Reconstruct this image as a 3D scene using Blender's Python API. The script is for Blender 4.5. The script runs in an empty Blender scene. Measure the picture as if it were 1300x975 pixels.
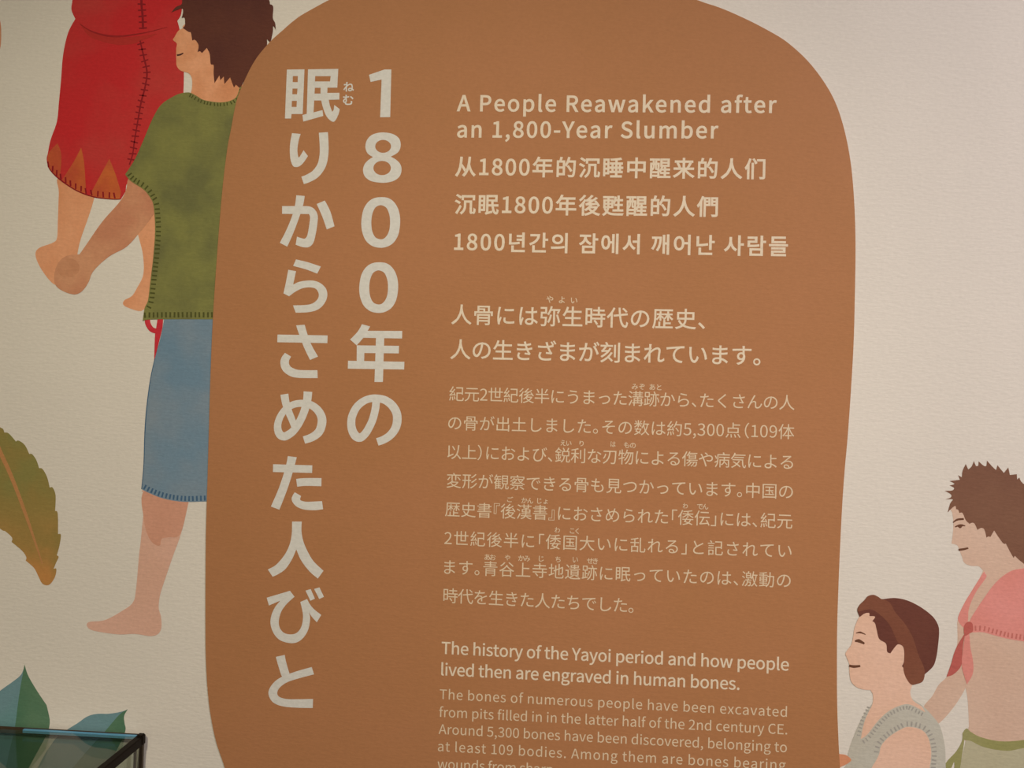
import bpy, bmesh, math, os, random
from mathutils import Vector, Matrix
from mathutils.geometry import tessellate_polygon

SC = bpy.context.scene
COL = SC.collection

# ------------------------------------------------------------------ camera
FPX = 1000.0                            # focal length in pixels of the 1300 px wide frame
CAM = Vector((0.0, -0.885, 1.50))
# world X and world down expressed in camera axes (right, down, forward)
xc = Vector((16350, 441.5, -FPX)).normalized()
dn = Vector((-0.030, 1.0, -0.000013 * FPX))
dn = (dn - xc * dn.dot(xc)).normalized()
yc = dn.cross(xc)                       # world Y (into the wall) in camera axes
if yc.z < 0: yc = -yc
zc = -dn
# rows: world axes in camera axes -> camera axes in world
right = Vector((xc.x, yc.x, zc.x)); down = Vector((xc.y, yc.y, zc.y)); fwd = Vector((xc.z, yc.z, zc.z))
cd = bpy.data.cameras.new('camera'); cd.sensor_width = 36; cd.lens = 36 * FPX / 1300; cd.clip_start = 0.02
cam = bpy.data.objects.new('camera', cd); COL.objects.link(cam)
up = -down; bk = -fwd
M = Matrix(((right.x, up.x, bk.x, CAM.x), (right.y, up.y, bk.y, CAM.y), (right.z, up.z, bk.z, CAM.z), (0, 0, 0, 1)))
cam.matrix_world = M
SC.camera = cam

def at(px, py, Y=0.0):
    """point of the plane y=Y seen at a pixel of the 1300x975 photograph"""
    d = fwd * FPX + right * (px - 650.0) + down * (py - 487.5)
    return CAM + d * ((Y - CAM.y) / d.y)

# ------------------------------------------------------------------ world, lights, exposure
w = bpy.data.worlds.new('world'); SC.world = w; w.use_nodes = True
w.node_tree.nodes['Background'].inputs[0].default_value = (0.9, 0.8, 0.65, 1)
w.node_tree.nodes['Background'].inputs[1].default_value = 0.03
SC.view_settings.view_transform = 'Standard'; SC.view_settings.look = 'None'
SC.view_settings.exposure = 0.0; SC.view_settings.gamma = 1.0; SC.view_settings.use_curve_mapping = False
try:
    SC.cycles.max_bounces = 10; SC.cycles.transparent_max_bounces = 24; SC.cycles.use_denoising = True
except Exception: pass

# (position, aim, watts, colour, cone in degrees, label) of the lamps that light the printed wall
LAMPS = [((1.72, -1.97, 2.78), (1.05, 0, 1.39), 240.0, (1.0, .886, .837), 83, 'black spot lamp on the ceiling to the right of the brown panel'),
         ((-0.36, -1.71, 2.78), (-.39, 0, 1.02), 92.0, (1.0, .887, .645), 66, 'black spot lamp on the ceiling to the left of the brown panel')]

# ------------------------------------------------------------------ helpers
def link(name, me, parent=None):
    o = bpy.data.objects.new(name, me); COL.objects.link(o)
    if parent: o.parent = parent
    return o
def empty(name, loc, label, cat, group=None):
    o = bpy.data.objects.new(name, None); COL.objects.link(o); o.location = loc; o.empty_display_size = .05
    o['label'] = label; o['category'] = cat
    if group: o['group'] = group
    return o

def lin(c): 
    c /= 255.0
    return c / 12.92 if c <= .04045 else ((c + .055) / 1.055) ** 2.4
WALLALB = (0.80, 0.765, 0.71)
REF = {'L': (182, 170, 148), 'R': (210, 197, 181), 'T': (180, 168, 146), 'BL': (178, 165, 144)}
def alb(rgb, ref='L'):
    r = REF[ref] if isinstance(ref, str) else ref
    return tuple(min(.95, WALLALB[i] * lin(rgb[i]) / lin(r[i])) for i in range(3)) + (1,)

def add_relief(nt, bsdf, strength=.35):
    """fine crinkle of the printed wall covering, continuous over all the print"""
    g = nt.nodes.new('ShaderNodeNewGeometry')
    mp = nt.nodes.new('ShaderNodeMapping'); mp.inputs['Scale'].default_value = (110, 110, 330)
    n = nt.nodes.new('ShaderNodeTexNoise'); n.inputs['Scale'].default_value = 1.0; n.inputs['Detail'].default_value = 4
    mp2 = nt.nodes.new('ShaderNodeMapping'); mp2.inputs['Scale'].default_value = (9, 9, 3)
    n2 = nt.nodes.new('ShaderNodeTexNoise'); n2.inputs['Scale'].default_value = 1.0
    b = nt.nodes.new('ShaderNodeBump'); b.inputs['Strength'].default_value = strength; b.inputs['Distance'].default_value = .0009
    b2 = nt.nodes.new('ShaderNodeBump'); b2.inputs['Strength'].default_value = .5; b2.inputs['Distance'].default_value = .003
    L = nt.links
    L.new(g.outputs['Position'], mp.inputs[0]); L.new(mp.outputs[0], n.inputs['Vector']); L.new(n.outputs['Fac'], b.inputs['Height'])
    L.new(g.outputs['Position'], mp2.inputs[0]); L.new(mp2.outputs[0], n2.inputs['Vector']); L.new(n2.outputs['Fac'], b2.inputs['Height'])
    L.new(b2.outputs[0], b.inputs['Normal']); L.new(b.outputs[0], bsdf.inputs['Normal'])
    return g

MATS = {}
def print_mat(name, c1, c2=None, scale=9.0, lo=.38, hi=.62, rough=.62, relief=.35, grad=None, grain=.05):
    """printed ink: base colour, watercolour blotches of c2, optional vertical print gradient (zlow, zhigh, colour low)"""
    if name in MATS: return MATS[name]
    m = bpy.data.materials.new(name); m.use_nodes = True; nt = m.node_tree; b = nt.nodes['Principled BSDF']; L = nt.links
    b.inputs['Roughness'].default_value = rough; b.inputs['Specular IOR Level'].default_value = .10
    g = add_relief(nt, b, relief)
    def rgb(c):
        n = nt.nodes.new('ShaderNodeRGB'); n.outputs[0].default_value = c; return n.outputs[0]
    def mix(f, a, bb, mode='MIX'):
        n = nt.nodes.new('ShaderNodeMix'); n.data_type = 'RGBA'; n.blend_type = mode
        if isinstance(f, float): n.inputs[0].default_value = f
        else: L.new(f, n.inputs[0])
        L.new(a, n.inputs[6]); L.new(bb, n.inputs[7]); return n.outputs[2]
    col = rgb(c1)
    if grad:
        sp = nt.nodes.new('ShaderNodeSeparateXYZ'); L.new(g.outputs['Position'], sp.inputs[0])
        r = nt.nodes.new('ShaderNodeMapRange'); r.inputs[1].default_value = grad[0]; r.inputs[2].default_value = grad[1]
        L.new(sp.outputs[2], r.inputs[0]); col = mix(r.outputs[0], rgb(grad[2]), col)
    if c2:
        n = nt.nodes.new('ShaderNodeTexNoise'); n.inputs['Scale'].default_value = scale; n.inputs['Detail'].default_value = 3
        n.inputs['Roughness'].default_value = .55
        L.new(g.outputs['Position'], n.inputs['Vector'])
        r = nt.nodes.new('ShaderNodeMapRange'); r.inputs[1].default_value = lo; r.inputs[2].default_value = hi
        L.new(n.outputs['Fac'], r.inputs[0]); col = mix(r.outputs[0], col, rgb(c2))
    if grain:
        n = nt.nodes.new('ShaderNodeTexNoise'); n.inputs['Scale'].default_value = 260; n.inputs['Detail'].default_value = 2
        L.new(g.outputs['Position'], n.inputs['Vector'])
        r = nt.nodes.new('ShaderNodeMapRange'); r.inputs[1].default_value = .3; r.inputs[2].default_value = .7
        r.inputs[3].default_value = 1 - grain; r.inputs[4].default_value = 1 + grain * .6
        L.new(n.outputs['Fac'], r.inputs[0])
        cb = nt.nodes.new('ShaderNodeCombineColor')
        for i in range(3): L.new(r.outputs[0], cb.inputs[i])
        col = mix(1.0, col, cb.outputs[0], 'MULTIPLY')
    L.new(col, b.inputs['Base Color'])
    MATS[name] = m; return m

def plain(name, c, rough=.5, metal=0.0, noise=.08, nscale=30, spec=.4):
    if name in MATS: return MATS[name]
    m = bpy.data.materials.new(name); m.use_nodes = True; nt = m.node_tree; b = nt.nodes['Principled BSDF']; L = nt.links
    b.inputs['Roughness'].default_value = rough; b.inputs['Metallic'].default_value = metal; b.inputs['Specular IOR Level'].default_value = spec
    n = nt.nodes.new('ShaderNodeTexNoise'); n.inputs['Scale'].default_value = nscale
    tc = nt.nodes.new('ShaderNodeTexCoord'); L.new(tc.outputs['Object'], n.inputs['Vector'])
    r = nt.nodes.new('ShaderNodeValToRGB')
    r.color_ramp.elements[0].color = tuple(x * (1 - noise) for x in c[:3]) + (1,)
    r.color_ramp.elements[1].color = tuple(min(1, x * (1 + noise)) for x in c[:3]) + (1,)
    L.new(n.outputs['Fac'], r.inputs[0]); L.new(r.outputs[0], b.inputs['Base Color'])
    MATS[name] = m; return m

def box(name, a, b, mat, parent=None, bevel=0.0):
    a = Vector(a); b = Vector(b); bm = bmesh.new()
    bmesh.ops.create_cube(bm, size=1)
    c = (a + b) / 2; s = b - a
    for v in bm.verts: v.co = Vector((v.co.x * s.x, v.co.y * s.y, v.co.z * s.z)) 
    if bevel: bmesh.ops.bevel(bm, geom=bm.edges[:], offset=bevel, segments=2, affect='EDGES')
    me = bpy.data.meshes.new(name); bm.to_mesh(me); bm.free(); me.materials.append(mat)
    o = link(name, me, parent)
    o.location = c - (parent.location if parent else Vector((0, 0, 0)))
    return o
def struct(o): o['kind'] = 'structure'; return o

# ------------------------------------------------------------------ room shell
m_wall = print_mat('printed_wall_covering', WALLALB + (1,), tuple(x * .965 for x in WALLALB) + (1,), scale=3.0, relief=.38, grain=.03)
m_paint = plain('room_paint', (.50, .46, .40), .8)
m_floor = plain('floor_carpet', (.13, .11, .10), .95, nscale=80, noise=.3)
m_ceil = plain('ceiling_paint', (.42, .38, .33), .9)
XL, XR, YF, ZC = -2.6, 3.0, -3.6, 2.9
struct(box('wall_back', (XL, 0, 0), (XR, .12, ZC), m_wall))
struct(box('wall_left', (XL - .12, YF, 0), (XL, 0, ZC), m_paint))
struct(box('wall_right', (XR, YF, 0), (XR + .12, 0, ZC), m_paint))
struct(box('wall_front', (XL, YF - .12, 0), (XR, YF, ZC), m_paint))
struct(box('floor', (XL, YF, -.1), (XR, 0, 0), m_floor))
struct(box('ceiling', (XL, YF, ZC), (XR, 0, ZC + .1), m_ceil))
struct(box('baseboard_back', (XL, -.012, 0), (XR, 0, .07), plain('dark_skirting', (.08, .07, .06), .5)))

# ceiling spot lamps that light the wall
m_black = plain('black_lamp_metal', (.02, .02, .02), .4)
m_em = bpy.data.materials.new('lamp_lens'); m_em.use_nodes = True
e = m_em.node_tree.nodes['Principled BSDF']; e.inputs['Emission Color'].default_value = (1, .88, .74, 1); e.inputs['Emission Strength'].default_value = 6
def spot(pos, aim, watts, colour, cone, label):
    pos = Vector(pos); aim = Vector(aim); d = (aim - pos).normalized()
    t = empty('spot_lamp', pos, label, 'lamp', 'ceiling spot lamps')
    q = d.to_track_quat('Z', 'Y').to_matrix().to_4x4()          # local z along the beam
    def cyl(name, r, z0, z1, mat, rot=True):
        bm = bmesh.new(); bmesh.ops.create_cone(bm, cap_ends=True, segments=24, radius1=r, radius2=r, depth=abs(z1 - z0))
        for v in bm.verts: v.co.z += (z0 + z1) / 2
        if rot: bmesh.ops.transform(bm, matrix=q, verts=bm.verts)
        me = bpy.data.meshes.new(name); bm.to_mesh(me); bm.free(); me.materials.append(mat); return link(name, me, t)
    cyl('lamp_housing', .04, -.10, .0, m_black); cyl('lamp_lens', .034, 0, .004, m_em)
    cyl('mounting_stem', .008, .03, ZC - pos.z - .012, m_black, False); cyl('ceiling_plate', .045, ZC - pos.z - .012, ZC - pos.z, m_black, False)
    l = bpy.data.lights.new('spot_light', 'SPOT'); l.energy = watts; l.color = colour; l.spot_size = math.radians(cone); l.spot_blend = 1.0; l.shadow_soft_size = .05
    lo = bpy.data.objects.new('spot_light', l); COL.objects.link(lo); lo.location = pos + d * .06; lo.rotation_euler = d.to_track_quat('-Z', 'Y').to_euler()
for L_ in LAMPS: spot(*L_)

# ------------------------------------------------------------------ flat print on the wall
STEP = .00006
def smooth(pts, closed=True, n=6):
    """Catmull-Rom through the points; a point written (x, y, 1) is a sharp corner"""
    out = []; N = len(pts)
    rng = range(N) if closed else range(N - 1)
    for i in rng:
        p1 = pts[i]; p2 = pts[(i + 1) % N]
        p0 = pts[(i - 1) % N] if (closed or i > 0) else p1
        p3 = pts[(i + 2) % N] if (closed or i + 2 < N) else p2
        if len(p1) > 2: p0 = p1
        if len(p2) > 2: p3 = p2
        for k in range(n):
            t = k / n; r = []
            for c in (0, 1):
                a, b, cc, d = p0[c], p1[c], p2[c], p3[c]
                r.append(.5 * (2 * b + (cc - a) * t + (2 * a - 5 * b + 4 * cc - d) * t * t + (3 * b - a - 3 * cc + d) * t ** 3))
            out.append(tuple(r))
    if not closed: out.append(tuple(pts[-1][:2]))
    return out
def shapes(name, polys, layer, mat, parent, thick=None):
    """thin printed shapes, outlines in photo pixels brought onto the wall plane"""
    verts = []; faces = []; y = -STEP * layer; th = thick if thick else STEP * .8
    org = parent.location if parent else Vector((0, 0, 0))
    for k_, poly in enumerate(polys):
        P = []
        for q in poly:
            v = at(q[0], q[1]); v.y = y - (k_ % 8) * 5e-6
            if not P or (v - P[-1]).length > 1e-6: P.append(v)
        if (P[0] - P[-1]).length < 1e-6: P.pop()
        area = sum(P[i].x * P[(i + 1) % len(P)].z - P[(i + 1) % len(P)].x * P[i].z for i in range(len(P)))
        if area < 0: P.reverse()
        b = len(verts); n = len(P)
        verts += [tuple(v - org) for v in P] + [(v.x - org.x, v.y + th - org.y, v.z - org.z) for v in P]
        for t in tessellate_polygon([P]):
            a, c, d = t
            nrm = (P[c] - P[a]).cross(P[d] - P[a])
            faces.append((b + a, b + c, b + d) if nrm.y < 0 else (b + a, b + d, b + c))
        for i in range(n):
            j = (i + 1) % n; faces.append((b + j, b + i, b + n + i, b + n + j))
    me = bpy.data.meshes.new(name); me.from_pydata(verts, [], faces); me.validate(); me.materials.append(mat)
    return link(name, me, parent)
def ribbon(pts, widths, n=6, cap=True):
    c = smooth([p[:2] for p in pts], False, n); m = len(c); L_ = []; R_ = []
    for i, p in enumerate(c):
        a = c[max(0, i - 1)]; b = c[min(m - 1, i + 1)]; dx, dy = b[0] - a[0], b[1] - a[1]; d = math.hypot(dx, dy) or 1
        t = i / (m - 1) * (len(widths) - 1); k = min(int(t), len(widths) - 2); w_ = widths[k] + (widths[k + 1] - widths[k]) * (t - k)
        L_.append((p[0] - dy / d * w_ / 2, p[1] + dx / d * w_ / 2)); R_.append((p[0] + dy / d * w_ / 2, p[1] - dx / d * w_ / 2))
    return L_ + R_[::-1]
def ticks(path, spacing, length, width, side=0, closed=False, ang=None, jit=.15, seed=1):
    """stitch marks across a path (side 0 centred, +1/-1 inside one side)"""
    rnd = random.Random(seed); c = smooth(path, closed, 8); out = []; acc = spacing * .5
    for i in range(len(c) - 1):
        a, b = c[i], c[i + 1]; d = math.hypot(b[0] - a[0], b[1] - a[1])
        if d < 1e-6: continue
        while acc <= d:
            t = acc / d; x = a[0] + (b[0] - a[0]) * t; y = a[1] + (b[1] - a[1]) * t
            tx, ty = (b[0] - a[0]) / d, (b[1] - a[1]) / d; nx, ny = -ty, tx
            if ang is not None: nx, ny = ang
            j = rnd.uniform(-jit, jit); nx, ny = nx - ny * j, ny + nx * j
            if side == 0: s0, s1 = -length / 2, length / 2
            else: s0, s1 = side * length * .15, side * length
            wx, wy = -ny * width / 2, nx * width / 2
            p0 = (x + nx * s0, y + ny * s0); p1 = (x + nx * s1, y + ny * s1)
            out.append([(p0[0] - wx, p0[1] - wy), (p1[0] - wx, p1[1] - wy), (p1[0] + wx, p1[1] + wy), (p0[0] + wx, p0[1] + wy)])
            acc += spacing
        acc -= d
    return out
def root(name, px, py, label, cat, group=None):
    v = at(px, py); v.y = 0
    return empty(name, v, label, cat, group)
S = smooth

# --- printed person in the red dress
A = root('printed_figure', 120, 390, 'printed figure in a red stitched dress, seen from behind at top left', 'illustration', 'printed people on the wall')
m_skinA = print_mat('ink_orange_skin', alb((186, 128, 88)), alb((178, 116, 76)), 14)
m_red = print_mat('ink_red', alb((158, 33, 32), 'T'), alb((153, 46, 39), 'T'), 11, .42, .68)
m_redline = print_mat('ink_dark_red', alb((110, 22, 24), 'T'))
m_redfold2 = print_mat('ink_waist_red', alb((122, 28, 26), 'T'))
m_redfold = print_mat('ink_fold_red', alb((145, 38, 31), 'T'))
m_brand = print_mat('ink_rust', alb((164, 84, 36), 'T'), alb((150, 62, 36), 'T'), 16)
shapes('leg', [S([(76, 225), (74.8, 245), (73.5, 280), (72.6, 301), (67.8, 307.8), (49.8, 314.8), (45.1, 323), (49.8, 337), (60.9, 353.5), (70.6, 361.8), (85, 364), (96, 345), (98.3, 323), (102.5, 303.7), (112.2, 276), (119, 253.8), (122, 235)])], 2, m_skinA, A)
shapes('leg', [S([(172, 240), (172, 280), (175, 296.8), (181.4, 323), (182, 348), (174.5, 364.6), (167.5, 375.7), (157.9, 381.2), (156.5, 386.8), (163.4, 391), (177.2, 395), (184.2, 392.3), (200, 388), (210, 330), (205, 250)])], 1, m_skinA, A)
dress = [(92, -14), (92, 0), (90.8, 12.3), (95.7, 24, 1), (86.5, 41.8), (80.3, 69), (77.8, 98.5), (74.9, 130), (72.3, 154.4), (64.4, 177.4), (60.8, 194.6), (59.4, 203), (63, 214.7), (75.9, 227.7), (97.5, 242), (119, 250), (140.5, 252.8), (153.5, 253, 1), (159.2, 243.5), (166.4, 229), (215, 215), (231, 160), (233, 117), (233.5, 90), (232.5, 60), (228, 37), (225.2, 26.5, 1), (230, 18), (232, 0), (234, -14)]
d_ = shapes('dress', [S(dress)], 3, m_red, A)
shapes('waist_fold', [ribbon([(101, 29), (115, 43), (133, 49), (150, 52), (170, 51), (200, 43)], [0, 7, 9, 10, 9, 0])], 4, m_redfold, A)
shapes('waist_line', [ribbon([(101.8, 30.8), (115.4, 39.4), (133.8, 45), (152, 46.2), (168, 44.3), (189, 40.6), (212.6, 34.5)], [.8, 1.8, 2.6, 2, 1.2, .5])], 5, m_redfold2, A)
shapes('hem_triangle', [S([(61.5, 196), (73, 182, 1), (78, 197), (76.2, 226, 1), (63, 214)])], 4, m_brand, A)
shapes('hem_triangle', [S([(103.2, 187.5, 1), (107, 208), (109.5, 246, 1), (95, 240.5), (79, 228.5, 1), (94, 205)])], 4, m_brand, A)
shapes('hem_triangle', [S([(139, 201.8, 1), (147, 222), (153.5, 243.5, 1), (152, 252.5, 1), (132, 252), (114, 248, 1), (128, 222)])], 4, m_brand, A)
seam1 = [(179.4, -6), (180, 8), (181, 18.5), (181.8, 37)]
seam2 = [(178, 51.7), (183, 73.8), (186.8, 92.3), (184.3, 110.8), (179.3, 130), (175, 154.4), (170.7, 180.3), (168.5, 196), (164.5, 209)]
shapes('seam', [ribbon(seam1, [3, 2.6]), ribbon(seam2, [1.6, 2.2, 2, 2, 1.6, 1.6, 1.6])] + ticks(seam1, 7.6, 10, 1.7) + ticks(seam2, 7.5, 9.5, 1.6), 5, m_redline, A)
shapes('hem_stitches', ticks([(61.2, 210), (63.5, 215.5), (75.9, 227.7), (97.5, 242), (119, 250), (140.5, 252.8), (153.5, 253)], 7.4, 8.5, 2, side=-1, ang=(.05, 1)), 5, m_redline, A)
# outline tone along the dress hem
shapes('hem_line', [ribbon([(60.6, 206), (63.4, 215), (75.9, 227.7), (97.5, 242), (119, 250), (140.5, 252.8), (153, 253)], [.8, 1.6, 1.2, .8])], 6, m_redline, A)

# --- printed person in green shirt and blue skirt
B = root('printed_figure', 190, 806, 'printed figure with spiky dark hair, green shirt and blue skirt beside the brown panel', 'illustration', 'printed people on the wall')
m_skinB = print_mat('ink_tan_skin', alb((186, 128, 88), 'T'), alb((172, 112, 72), 'T'), 22)
m_arm = print_mat('ink_brown_arm', alb((170, 118, 82)), alb((160, 104, 72)), 18)
m_hairB = print_mat('ink_dark_hair', alb((72, 38, 29), "T"), alb((78, 42, 30), "T"), 15)
m_green = print_mat('ink_green', alb((104, 100, 51)), alb((88, 85, 47)), 20, .4, .66)
m_greenline = print_mat('ink_dark_green', alb((66, 64, 28)))
m_blue = print_mat('ink_blue', alb((88, 106, 112)), alb((106, 113, 112)), 10, .40, .62, grad=(.62 + .6, 1.55, alb((98, 114, 118))))
m_blueline = print_mat('ink_dark_blue', alb((56, 78, 92)))
m_pink = print_mat('ink_pink_skin', alb((180, 138, 112)), alb((175, 133, 106)), 8)
m_pinkd = print_mat('ink_pink_shade', alb((172, 122, 94)), alb((167, 116, 88)), 10)
m_dk = print_mat('ink_brown_line', alb((62, 34, 28), 'T'))
face = [(245, 25), (232.6, 33), (232.6, 35.7), (226.5, 39.4), (222, 46.8), (220, 51), (224.6, 55.4), (224, 61.5), (223.8, 69), (224, 76.3), (224.6, 83.7), (229.5, 89.8), (239.4, 93), (243.7, 99.7), (244, 110.8), (242, 120, 1), (262, 134), (284, 136), (303, 126, 1), (308, 110), (300, 60), (270, 20)]
shapes('head', [S(face)], 7, m_skinB, B)
shapes('mouth', [ribbon([(224.8, 70.3), (229, 69.6), (233, 67.5)], [2.4, 2.2, 1.4])], 8, m_dk, B)
hair = [(228, -8), (231, -2), (230.8, 5.5), (223.4, 9.2), (217.8, 16, 1), (224.6, 13), (231.4, 11), (232.6, 16), (230.8, 22.8, 1), (234.6, 23), (235, 32), (232.2, 35.7, 1), (239.4, 40.6), (242.5, 41.8), (244.3, 51.7, 1), (248, 51), (252.3, 57.8), (251, 66.5, 1), (254, 65.3), (256.6, 67.7, 1), (262.8, 61, 1), (266.5, 69), (267.7, 81.2), (271.4, 83), (271.4, 93.5), (272.6, 105.8, 1), (278.8, 96, 1), (280, 102, 1), (284.3, 97.2, 1), (285, 107, 1), (292.3, 98.5, 1), (297.2, 111.4, 1), (299.7, 107.7, 1), (305.8, 113.2, 1), (309, 104.6), (316, 98), (330, 75), (338.5, 60.3), (339, 49.8, 1), (343.4, 54.8, 1), (346.5, 40.6), (347, 33.2), (350.2, 38, 1), (349.5, 29.5), (346.5, 22.8), (347, 8.6), (342.8, 5.5, 1), (342, .6), (336, -12), (300, -26), (250, -26)]
shapes('hair', [S(hair, n=4)], 8, m_hairB, B)
arm = [(164, 226), (160, 242), (151.8, 256.6), (130, 281.5), (110.8, 309), (101, 323, 1), (85.8, 324.5), (74.8, 332.8), (69.2, 348), (70.6, 361.8), (80.3, 369.6), (94.2, 373.8), (103.9, 370), (112.2, 359), (119, 343.8), (138.5, 325.8), (160.6, 313.4), (177.2, 295.4), (192.5, 276), (200, 262), (195, 240), (180, 228)]
shapes('arm', [S(arm)], 4.5, m_arm, B)
shapes('hand_patch', [S([(77, 333), (90, 328), (100, 335), (100, 345), (90, 352), (78, 350), (73, 342)])], 5.2, print_mat('ink_arm_blotch', alb((156, 104, 70)), alb((168, 116, 80)), 30), B)
leg = [(184, 622), (184, 630), (181.4, 660), (178.5, 690), (176.7, 705), (173, 746.5), (169, 764.5), (155, 775.6), (133, 787.2), (113.5, 789.5), (110.8, 795), (119, 800.5), (149.5, 805.2), (171.7, 804.7), (191, 807.5), (200.8, 804.7), (205, 796.4), (204.4, 782.5), (201.6, 771.5), (203.5, 754.8), (210.5, 732.7), (220, 705), (230, 677), (239.5, 637.8), (241, 625)]
shapes('leg', [S(leg)], 4, m_pink, B)
shapes('knee_shade', [S([(184.5, 622), (183, 660), (188, 680), (195, 690), (203, 692.5), (205.5, 684), (214, 682), (229, 678), (238.5, 640), (240, 622)])], 4.6, m_pinkd, B)
skirt = [(208.5, 400, 1), (208.5, 405.7), (204.3, 427), (197, 454.6), (191.5, 480), (186.8, 515), (184.2, 549), (182.8, 590.8), (180, 621, 1), (188.3, 625.4), (207.7, 632.9), (232.6, 637), (263, 636.5), (292, 636, 1), (292, 400, 1)]
shapes('skirt', [S(skirt)], 6, m_blue, B)
shapes('skirt_stitches', ticks([(180, 621), (188.3, 625.4), (207.7, 632.9), (232.6, 637), (263, 636.5)], 5.05, 7.5, 2.2, side=-1, jit=.04), 7, m_blueline, B)
shapes('skirt_outline', [ribbon([(197, 454.6), (191.5, 480), (186.8, 515), (184.2, 549), (182.8, 590.8), (180, 621)], [.8, 1.3, .9])], 7, m_blueline, B)
m_tie = print_mat('ink_red_tie', alb((166, 42, 46)), alb((154, 34, 38)), 25)
shapes('tie_cord', [ribbon([(187.2, 403), (188, 411), (192.5, 418), (199, 420.5)], [6.8, 6.8, 6.6, 6.2]), S([(200.5, 402, 1), (207.3, 402, 1), (206.3, 416), (201.5, 436), (197.5, 452), (195.8, 460, 1), (196.8, 428), (198.5, 416)])], 5, m_tie, B)
shirt = [(241, 117.7), (231, 118.5), (221.5, 122), (205, 133), (193.9, 151), (182.8, 177.2), (171.7, 202), (159.2, 221.5, 1), (166.2, 229.9), (182.8, 241), (191.5, 252), (195.2, 262), (197.2, 289.8), (195.2, 323), (191, 359), (188.3, 381), (184, 391), (181.4, 407.5, 1), (191, 405.6), (221.5, 405.3), (271.4, 405.3), (300, 405, 1), (320, 250), (316, 108, 1), (304.6, 110.8, 1), (299, 124.6), (282.5, 130), (260, 127.4), (250, 122), (241, 117.7, 1)]
shapes('shirt', [S(shirt[:-1] )], 9, m_green, B)
shapes('shirt_stitches', ticks([(241, 117.7), (260, 127.4), (282.5, 130), (299, 124.6), (304, 112)], 4.0, 5, 1.5, side=1, jit=.2)
       + ticks([(160, 222), (166.2, 229.9), (182.8, 241), (191.5, 252), (195.2, 262), (197.2, 289.8), (195.2, 323), (191, 359), (188.3, 381), (184.4, 390)], 5.6, 7.5, 2, side=-1, jit=.1)
       + ticks([(182, 405), (191, 404.6), (221.5, 404.3), (271.4, 404.3)], 5.3, 8, 2.2, side=-1, jit=.05), 10, m_greenline, B)

# --- printed leaves
m_leaf = print_mat('ink_autumn_leaf', alb((112, 102, 52)), alb((122, 100, 50)), 20, .4, .65, grad=(at(0, 735).z, at(0, 620).z, alb((158, 106, 54))))
Lf = root('printed_leaf', 58, 742, 'printed autumn leaf, green turning orange, jagged edge, at the left edge of the wall', 'illustration', 'printed leaves on the wall')
lf = [(0, 542.4), (5.6, 549, 1), (11.3, 550.3), (20.3, 560.5, 1), (23.7, 559.3), (31.6, 565), (37.2, 576.3, 1), (41, 576.7), (46.3, 584.2), (49.7, 594.3, 1), (54.2, 595.5), (59.8, 605.6), (63.2, 619, 1), (67, 619), (70.7, 629.3), (70, 648.5, 1), (73.4, 652), (73.8, 678, 1), (77.4, 679), (75.6, 692.5), (72.2, 705, 1), (74.5, 707.2), (71, 715), (68.2, 722, 1), (71.6, 722.3), (70, 732), (64.3, 741), (58.7, 743), (53, 740), (48.5, 731), (43, 720.7), (32.7, 711.7, 1), (33.4, 707.2), (28.2, 699.3), (14.7, 688, 1), (15.3, 682.4), (6.8, 674.5), (0, 671), (-30, 645), (-50, 590), (-30, 540)]
shapes('leaf_blade', [S(lf, n=4)], 2, m_leaf, Lf)
shapes('midrib', [ribbon([(-12, 545), (0, 573), (15.8, 608), (33.9, 656.4), (54, 716)], [6, 5.5, 5, 4, 1])], 3, print_mat('ink_leaf_rib', alb((152, 104, 60))), Lf)

m_teal = print_mat('ink_teal', alb((88, 110, 106), 'BL'), alb((78, 108, 98), 'BL'), 12)
m_fir = print_mat('ink_fir_green', alb((60, 88, 62), 'BL'), alb((74, 96, 68), 'BL'), 14)
rib1 = [(31.2, 843.5), (28.5, 858), (24, 885), (19, 923), (14, 945), (6, 980), (-2, 1015)]
lf1 = root('printed_leaf', 20, 1012, 'printed pointed leaf, teal and dark green halves, left one above the glass case', 'illustration', 'printed leaves on the wall')
shapes('leaf_half', [S([(31.2, 843.5, 1), (36, 858), (47.7, 878), (59.2, 895, 1), (62, 907), (63.3, 915.5), (61.8, 926), (56.5, 938), (38, 972), (20, 1005), (-2, 1015, 1)] + [p for p in rib1[-2:0:-1]])], 2, m_fir, lf1)
shapes('leaf_half', [S([(31.2, 843.5, 1), (29.5, 851), (25.4, 858), (15.4, 866), (0, 877), (-22, 895), (-38, 930), (-28, 985), (-2, 1015, 1)] + [p for p in rib1[-2:0:-1]])], 2, m_teal, lf1)
rib2 = [(162.3, 900.4), (151.5, 907.3), (133, 928.8), (117, 946), (88, 980), (60, 1015)]
lf2 = root('printed_leaf', 75, 1014, 'printed pointed leaf leaning right, teal and dark green, behind the corner of the glass case', 'illustration', 'printed leaves on the wall')
shapes('leaf_half', [S([(162.3, 900.4, 1), (157.7, 908.8), (158.2, 918), (159.4, 927), (153, 943), (135, 975), (108, 1005), (60, 1015, 1)] + rib2[-2:0:-1])], 3, m_fir, lf2)
shapes('leaf_half', [S([(162.3, 900.4, 1), (153.8, 903.5), (138.5, 906), (123, 906.2), (110.8, 909.6), (98.5, 918), (83, 928), (68, 941), (48, 975), (44, 998), (60, 1015, 1)] + rib2[-2:0:-1])], 3, m_teal, lf2)

sl = root('printed_figure', 0, 70, 'sliver of a brown printed arm at the top left edge of the frame', 'illustration', 'printed people on the wall')
shapes('arm', [S([(-30, 5), (-8, 14), (0, 26), (1.6, 44), (0, 62), (-8, 72), (-30, 80)])], 1, m_arm, sl)

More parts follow.
